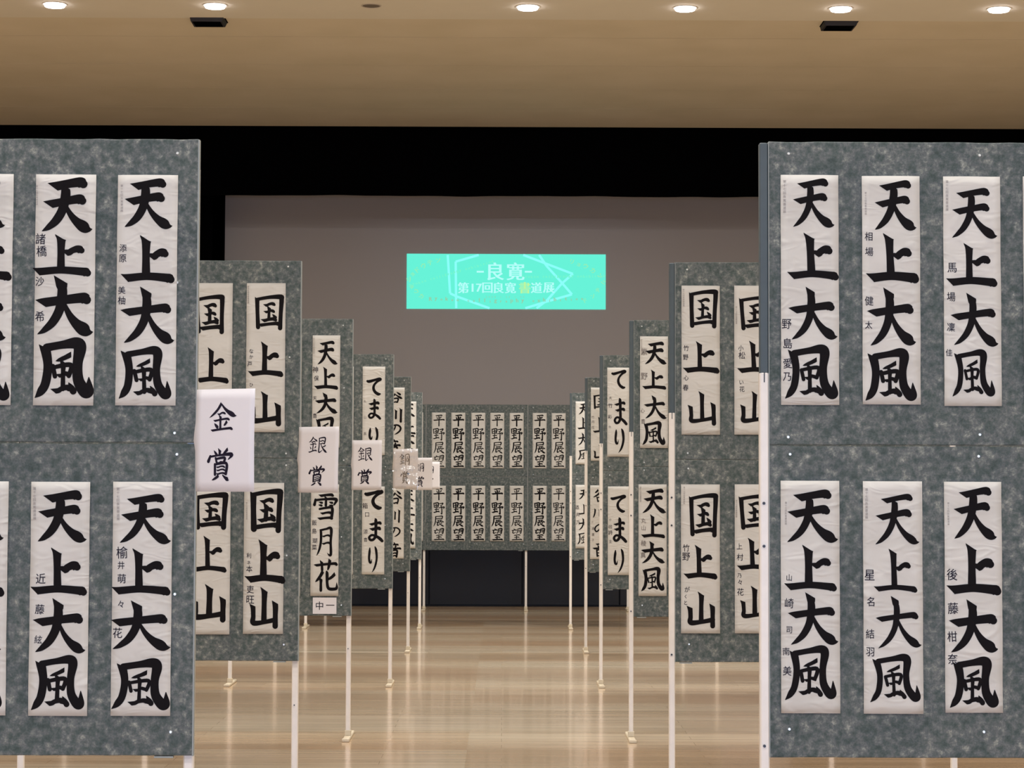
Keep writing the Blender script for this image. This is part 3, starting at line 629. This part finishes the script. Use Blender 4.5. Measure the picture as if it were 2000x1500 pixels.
sheet(2, (531, 587, 946, 1164), col(TJ, [(540, 581, 956, 1004), (538, 580, 1008, 1052), (538, 582, 1056, 1100), (538, 582, 1106, 1154)]), 0.0720, lab('lower', 'four', 'left', 2, 1), grp('left', 2), seed=34)
sheet(2, (1250, 1304.5, 657, 875), col(TJ, [(1257, 1303, 667, 712), (1255, 1300, 721, 762), (1258, 1302, 772, 819), (1255, 1299, 824, 870)]), 0.0744, lab('upper', 'four', 'right', 2, 0), grp('right', 2),
      [('紫', 1258, 687, 13), ('野', 1258, 735, 14), ('心', 1255, 802, 9), ('音', 1256, 823, 9)], (1253, 664, 2.8), seed=35, name_mat=M_FAINT)
sheet(2, (1247, 1302, 946, 1164), col(TJ, [(1253, 1302, 954, 1003), (1253, 1298, 1004, 1052), (1252, 1299, 1058, 1101), (1252, 1298, 1109, 1155)]), 0.0720, lab('lower', 'four', 'right', 2, 0), grp('right', 2),
      [('丸', 1257, 1017, 10), ('山', 1257, 1031, 10), ('稜', 1257, 1061, 11), ('真', 1256, 1084, 11)], (1251, 952, 2.8), seed=36, name_mat=M_FAINT)
# fourth row
TM = 'てまり'
sheet(3, (708, 752, 716, 889), col(TM, [(717, 746, 737, 772), (716, 745, 779, 820), (718, 742, 835, 871)]), 0.0952, lab('upper', 'three', 'left', 3, 0), grp('left', 3),
      [('丸', 713, 784, 5), ('山', 713, 815, 6), ('真', 713, 847, 6)], None, seed=41, name_mat=M_FAINT)
sheet(3, (647, 690.5, 716, 889), col(TM, [(656, 684, 737, 772), (655, 684, 779, 820), (657, 680, 835, 871)]), 0.0896, lab('upper', 'three', 'left', 3, 1), grp('left', 3), seed=42)
sheet(3, (707, 751, 950, 1122), col(TM, [(713, 749, 957, 995), (716, 750, 1012, 1059), (717, 741, 1067, 1118)]), 0.0952, lab('lower', 'three', 'left', 3, 0), grp('left', 3),
      [('箱', 713, 988, 11), ('口', 717, 1005, 10), ('涼', 714, 1038, 9), ('音', 714, 1054, 8)], None, seed=43)
sheet(3, (645, 689.5, 950, 1122), col(TM, [(653, 683, 957, 995), (655, 684, 1012, 1059), (656, 680, 1067, 1118)]), 0.0896, lab('lower', 'three', 'left', 3, 1), grp('left', 3), seed=44)
sheet(3, (1186, 1229.5, 718, 892), col(TM, [(1195, 1224, 722, 760), (1196, 1226, 777, 831), (1198, 1223, 837, 884)]), 0.0952, lab('upper', 'three', 'right', 3, 0), grp('right', 3),
      [('大', 1192, 777, 6), ('竹', 1192, 792, 9), ('彩', 1191, 814, 8), ('介', 1191, 834, 5)], None, seed=45)
sheet(3, (1187, 1229.5, 950, 1123), col(TM, [(1193, 1223, 966, 1001), (1194, 1225, 1011, 1061), (1196, 1222, 1072, 1119)]), 0.0952, lab('lower', 'three', 'right', 3, 0), grp('right', 3),
      [('小', 1192, 1015, 5), ('出', 1192, 1028, 8), ('詩', 1192, 1040, 9), ('士', 1192, 1057, 7)], None, seed=46)
# fifth row
TN = '谷川の音'
sheet(4, (754, 790, 757, 900), col(TN, [(756, 786, 764, 788), (758, 787, 796, 824), (757, 784, 828, 849), (756, 782, 858, 886)]), 0.0784, lab('upper', 'four', 'left', 4, 0), grp('left', 4), seed=51)
sheet(4, (753, 789, 952, 1091), col(TN, [(757, 786, 956, 986), (759, 783, 994, 1020), (757, 783, 1029, 1049), (756, 783, 1059, 1088)]), 0.0728, lab('lower', 'four', 'left', 4, 0), grp('left', 4), seed=52)
sheet(4, (1154, 1190, 757, 900), col(K, [(1158, 1187, 770, 799), (1158, 1187, 813, 847), (1159, 1186, 868, 897)]), 0.0672, lab('upper', 'three', 'right', 4, 0), grp('right', 4),
      [('竹', 1158, 815, 6), ('内', 1158, 824, 6), ('花', 1158, 835, 6)], None, seed=53, name_mat=M_FAINT)
sheet(4, (1152.5, 1189, 948, 1092), col(TN, [(1158, 1186, 955, 981), (1157, 1184, 992, 1013), (1160, 1186, 1021, 1042), (1158, 1186, 1058, 1087)]), 0.0672, lab('lower', 'four', 'right', 4, 0), grp('right', 4),
      [('三', 1157, 1020, 5), ('浦', 1158, 1032, 6), ('凛', 1158, 1044, 6), ('子', 1158, 1055, 5)], None, seed=54, name_mat=M_FAINT)
# sixth row
sheet(5, (782, 813, 784, 906), col(TJ, [(786, 811, 788, 814), (786, 811, 824, 849), (785, 811, 842, 868), (787, 811, 876, 900)]), 0.0672, lab('upper', 'four', 'left', 5, 0), grp('left', 5), seed=61)
sheet(5, (781, 811.5, 953, 1071), col(TJ, [(785, 810, 957, 980), (785, 810, 984, 1008), (785, 809, 1016, 1038), (785, 809, 1042, 1064)]), 0.0672, lab('lower', 'four', 'left', 5, 0), grp('left', 5), seed=62)
sheet(5, (1124, 1155, 784, 907), col(TJ, [(1129, 1152, 787, 810), (1128, 1152, 814, 840), (1128, 1151, 845, 871), (1129, 1152, 878, 899)]), 0.0694, lab('upper', 'four', 'right', 5, 0), grp('right', 5), seed=63)
sheet(5, (1124, 1155, 947, 1071), col(TJ, [(1129, 1152, 955, 976), (1130, 1153, 984, 1006), (1129, 1152, 1012, 1036), (1128, 1152, 1040, 1064)]), 0.0616, lab('lower', 'four', 'right', 5, 0), grp('right', 5),
      [('酒', 1127, 991, 8), ('井', 1129, 1005, 8), ('乃', 1129, 1021, 8)], None, seed=64)
# far back row
HT = '平野展望'
bc = [(812.5, 'partly hidden at the left end'), (857, 'leftmost fully visible column'), (895, 'second visible column from the left'), (934, 'third visible column from the left'),
      (971, 'fourth visible column from the left'), (1009, 'just left of the board joint'), (1054, 'just right of the board joint'),
      (1091, 'last full column at the right'), (1129, 'cut off by the sixth right board')]
for k, (cx, lb) in enumerate(bc):
    wu = random.Random(k).uniform(.85, 1.2)
    e = .3 * (k / 8)
    sheet(6, (cx - 13.7, cx + 13.7, 805.5 + e * 5, 914 + e * 5), col(HT, [(cx - 11, cx + 11, 809 + e * 3, 832), (cx - 11.5, cx + 11.5, 836, 860), (cx - 10.5, cx + 11, 863, 886), (cx - 11, cx + 11, 889, 912)]), .058 * wu,
          'upper narrow sheet on the far back row, ' + lb, 'narrow sheets on the far back row', [('士', cx - 12.5, 868, 2.2), ('大', cx - 12.5, 878, 2)], None, seed=70 + k, name_mat=M_FAINT)
    wu = random.Random(k + 50).uniform(.85, 1.2)
    sheet(6, (cx - 13.7, cx + 13.7, 948.5 + e, 1057 + e), col(HT, [(cx - 11, cx + 11, 953, 976), (cx - 11, cx + 11.5, 981, 1004), (cx - 11, cx + 10.5, 1007, 1029), (cx - 11, cx + 11, 1032, 1055)]), .058 * wu,
          'lower narrow sheet on the far back row, ' + lb, 'narrow sheets on the far back row', [('士', cx - 12.5, 1011, 2.2), ('大', cx - 12.5, 1020, 2)], None, seed=90 + k, name_mat=M_FAINT)
# small class label below 雪月花
Dm = D[2] - .004; p0 = W(611, 1167, Dm); p1 = W(657, 1199, Dm)
o = MB().box(0, p1.x - p0.x, 0, .001, 0, p0.z - p1.z).build('class_label', M_CARD); o.location = (p0.x, Dm, p1.z)
mb = MB(); q = W(624, 1183, Dm); put_char(mb, '中', q.x - p0.x, q.z - p1.z, 16 / SC[2], -.0006)
q = W(645, 1182, Dm); put_char(mb, '一', q.x - p0.x, q.z - p1.z, 16 / SC[2], -.0006)
mb.build('label_text', M_INK2, o); tag(o, 'small white two-character label under the third left board\'s lower aisle sheet', 'label')


# ------------------------------------------------------------------ award cards taped to the aisle edge of the left boards
def card(row, rect, glyphs, label, weight=.034, yaw=28, ink=None, sleeve=False, seed=0):
    xl, xr, yt, yb = rect; Dm = D[row] - .012
    P = W(xl, (yt + yb) / 2, Dm); zt_, zb_ = W(xl, yt, Dm).z, W(xl, yb, Dm).z; H = zt_ - zb_
    yw = math.radians(yaw); wide = (W(xr, 900, Dm).x - P.x) / math.cos(yw)
    nx, nz = 10, 10
    dd = lambda x, z: .004 * math.sin(x / wide * math.pi) + .0025 * math.sin(z * 12 + row)
    vv = []; ff = []
    for off in (0, .0006):
        for j in range(nz + 1):
            for i in range(nx + 1):
                x = wide * i / nx; z = H * j / nz
                bulge = -.008 * math.exp(-((z / H - .53) / .09) ** 2) if i == 0 else 0
                vv.append((x + bulge, off - dd(x, z), z))
    N = (nx + 1) * (nz + 1)
    for j in range(nz):
        for i in range(nx):
            a = j * (nx + 1) + i; q = (a, a + 1, a + nx + 2, a + nx + 1); ff.append(q); ff.append(tuple(N + k for k in reversed(q)))
    rim = list(range(nx + 1)) + [j * (nx + 1) + nx for j in range(1, nz + 1)] + [nz * (nx + 1) + i for i in range(nx - 1, -1, -1)] + [j * (nx + 1) for j in range(nz - 1, 0, -1)]
    for k in range(len(rim)):
        a, b = rim[k], rim[(k + 1) % len(rim)]; ff.append((b, a, a + N, b + N))
    o = MB().add(vv, ff).build('award_card', M_CARD, None, True); o.location = (P.x, Dm, zb_); o.rotation_euler = (0, 0, -yw)
    rnd = random.Random(seed); mb = MB()
    for ch, a, b, c, d in glyphs:
        fx = lambda p: (p - xl) / (xr - xl) * wide
        fz = lambda p: (yb - p) / (yb - yt) * H
        mb = MB(); glyph(mb, ch, fx(a), fz(c), fx(b) - fx(a), fz(c) - fz(d), weight, -.0007, rnd, dd)
        mb.build('printed_character', M_INK2, o)
    if sleeve:
        vv2 = [(x * 1.03 - .003, y - .004, z * 1.03 - .004) for x, y, z in vv[:N]]; ff2 = [f for f in ff if max(f) < N]
        MB().add(vv2, ff2).build('plastic_sleeve', M_CLEAR, o, True)
    tag(o, label, 'award card', 'award cards on the left boards'); return o


card(0, (383, 504, 761, 960), [('金', 411, 468, 787, 843), ('賞', 411, 463, 876, 938)], 'largest white award card with two characters, on the edge of the nearest left board', .042, 27, seed=1)
card(1, (583, 664, 834, 962), [('銀', 604, 641, 854, 886), ('賞', 606, 638, 909, 948)], 'white award card with two characters on the edge of the second left board', .042, 27, seed=2)
card(2, (687, 747, 860, 957), [('銀', 699, 728, 874, 901), ('賞', 700, 728, 916, 945)], 'white award card with two characters on the edge of the third left board', .042, 26, seed=3)
card(3, (768, 817, 877, 955), [('銅', 781, 801, 887, 908), ('賞', 783, 800, 920, 944)], 'shiny white award card in a clear sleeve on the fourth left board', .042, 20, sleeve=True, seed=4)
card(4, (803, 845, 894, 957), [('銅', 811, 829, 905, 921), ('賞', 812, 829, 930, 950)], 'white award card behind the shiny one, on the fifth left board', .042, 20, seed=5)
card(5, (825, 859.5, 902, 955), [('銅', 834, 848, 911, 924), ('賞', 834, 847, 932, 947)], 'farthest and smallest white award card, on the sixth left board', .042, 20, seed=6)

# ------------------------------------------------------------------ projected title slide
YI = YP - .006
def E(name, rgb, k=1.0): return emit(name, lin(*rgb), k)
M_S = E('slide_green', (104, 243, 216), 1.0); M_SW = E('slide_white', (182, 255, 250), 1.0); M_SL = E('slide_line', (140, 255, 250), 1.0)
M_SY = E('slide_yellow', (190, 246, 160), 1.0); M_SO = E('slide_orange', (150, 205, 165), 1.0); M_SF = E('slide_faint', (120, 246, 206), 1.0); M_SF2 = E('slide_faint_yellow', (150, 238, 180), 1.0)
a = W(794, 603, YI); b = W(1183, 497, YI)
rt = empty('projected_slide', ((a.x + b.x) / 2, YI, a.z)); OX, OZ = (a.x + b.x) / 2, a.z
MB().box(a.x - OX, b.x - OX, 0, .004, 0, b.z - a.z).build('background', M_S, rt)


def pl(px, py): q = W(px, py, YI); return q.x - OX, q.z - OZ


def line_mb(mb, pts, wpx, y=-.001):
    hw_ = wpx / 2 * YI / F
    for (p, q) in zip(pts[:-1], pts[1:]):
        a_ = Vector(pl(*p)); b_ = Vector(pl(*q)); d = (b_ - a_).normalized(); n = Vector((-d.y, d.x)) * hw_
        mb.add([(a_ + n)[:1] + (y,) + (a_ + n)[1:], (a_ - n)[:1] + (y,) + (a_ - n)[1:], (b_ - n)[:1] + (y,) + (b_ - n)[1:], (b_ + n)[:1] + (y,) + (b_ + n)[1:]], [(0, 1, 2, 3)])


def vec3(v, y): return (v.x, y, v.y)


for pts in ([(874.5, 498), (879, 573), (892, 579), (956, 602)], [(891, 602), (890, 511), (935, 498)],
            [(1022, 498), (1119, 535), (1098, 553), (1068, 587), (1048, 602)], [(1053, 498), (1068, 520), (1098, 553), (1117, 575), (1068, 589), (1026, 602)]):
    hw_ = 2.3 * YI / F; mb = MB()
    for p, q in zip(pts[:-1], pts[1:]):
        A_ = Vector(pl(*p)); B_ = Vector(pl(*q)); d = (B_ - A_).normalized(); n = Vector((-d.y, d.x)) * hw_
        mb.add([vec3(A_ + n, -.001), vec3(A_ - n, -.001), vec3(B_ - n, -.001), vec3(B_ + n, -.001)], [(0, 1, 2, 3)])
    mb.build('outline_figure', M_SL, rt)


def text(name, items, mat, y, bold=0):
    mb = MB()
    for it in items:
        ch, px, py, sz = it[:4]; rot = it[4] if len(it) > 4 else 0
        for off in ([0] if not bold else [-bold, 0, bold]):
            x, z = pl(px + off, py); put_char(mb, ch, x, z, sz * YI / F, y, rot)
    return tag(mb.build(name, mat, rt), kind='stuff')


text('title', [('良', 968, 530, 34), ('寛', 1007, 530, 34)], M_SW, -.0024, .9)
mb = MB()
for c0 in (938, 1032):
    x0_, z0_ = pl(c0 - 7, 532.5); x1_, z1_ = pl(c0 + 7, 529)
    mb.box(x0_, x1_, -.0024, -.002, z0_, z1_)
mb.build('title_dash', M_SW, rt)
s2 = '第17回良寛書道展'
xs2 = [905, 923, 935.5, 952, 974, 997, 1025, 1048, 1072]
text('subtitle', [(c, x, 562, 21 if c not in '17' else 21) for c, x in zip(s2, xs2) if c != '書'], M_SW, -.0026, .7)
text('subtitle_accent', [('書', 1025, 562, 22)], M_SY, -.0026, .7)
e1 = 'Ryokan calligraphy exhibition'; it = []
for k, c in enumerate(e1):
    if c == ' ': continue
    u = k / (len(e1) - 1); it.append((c, 841 + u * 296, 584 + 5 * math.sin(u * math.pi) - (2 if c in 'klthb' else 0), 7 if c in 'aceimnorsuv' else 10))
text('english_caption', it, M_SO, -.0030, .3)
text('date_line', [(c, 950 + k * 5.6, 580, 1.2 if c == '.' else (4.5 if c != '-' else 1)) for k, c in enumerate('2024.1.25-1.30') if c != '-'], M_SO, -.0028)
ring = [('シ', 799, 545, 11, .9), ('ョ', 806, 536, 9, .8), ('ド', 815, 527, 11, .7), ('ウ', 827, 519, 11, .6), ('テ', 840, 513, 11, .5), ('ン', 856, 508, 10, .3),
        ('ョ', 804, 560, 9, -.8), ('ウ', 813, 569, 10, -.7), ('カ', 823, 578, 10, -.5), ('リ', 1117, 511, 10, -.3), ('ョ', 1130, 517, 9, -.4), ('ウ', 1144, 520, 11, -.5),
        ('カ', 1158, 528, 11, -.7), ('ン', 1172, 539, 10, -.9), ('シ', 1179, 552, 10, -1.2), ('テ', 1168, 567, 9, .9), ('ン', 1158, 578, 9, .7), ('ド', 1143, 587, 9, .5)]
text('ring_lettering', ring, M_SF2, -.0016, .3)
it = []
for k, c in enumerate(e1):
    if c != ' ':
        u = k / (len(e1) - 1); it.append((c, 802 + u * 160, 557 - u * 46, 7, .28)); it.append((c, 1022 + u * 158, 541 - u * 1.5, 7, 0))
text('faint_lettering', it, M_SF, -.0013, .4)
tag(rt, 'bright turquoise title slide with white lettering projected on the grey screen', 'projection')
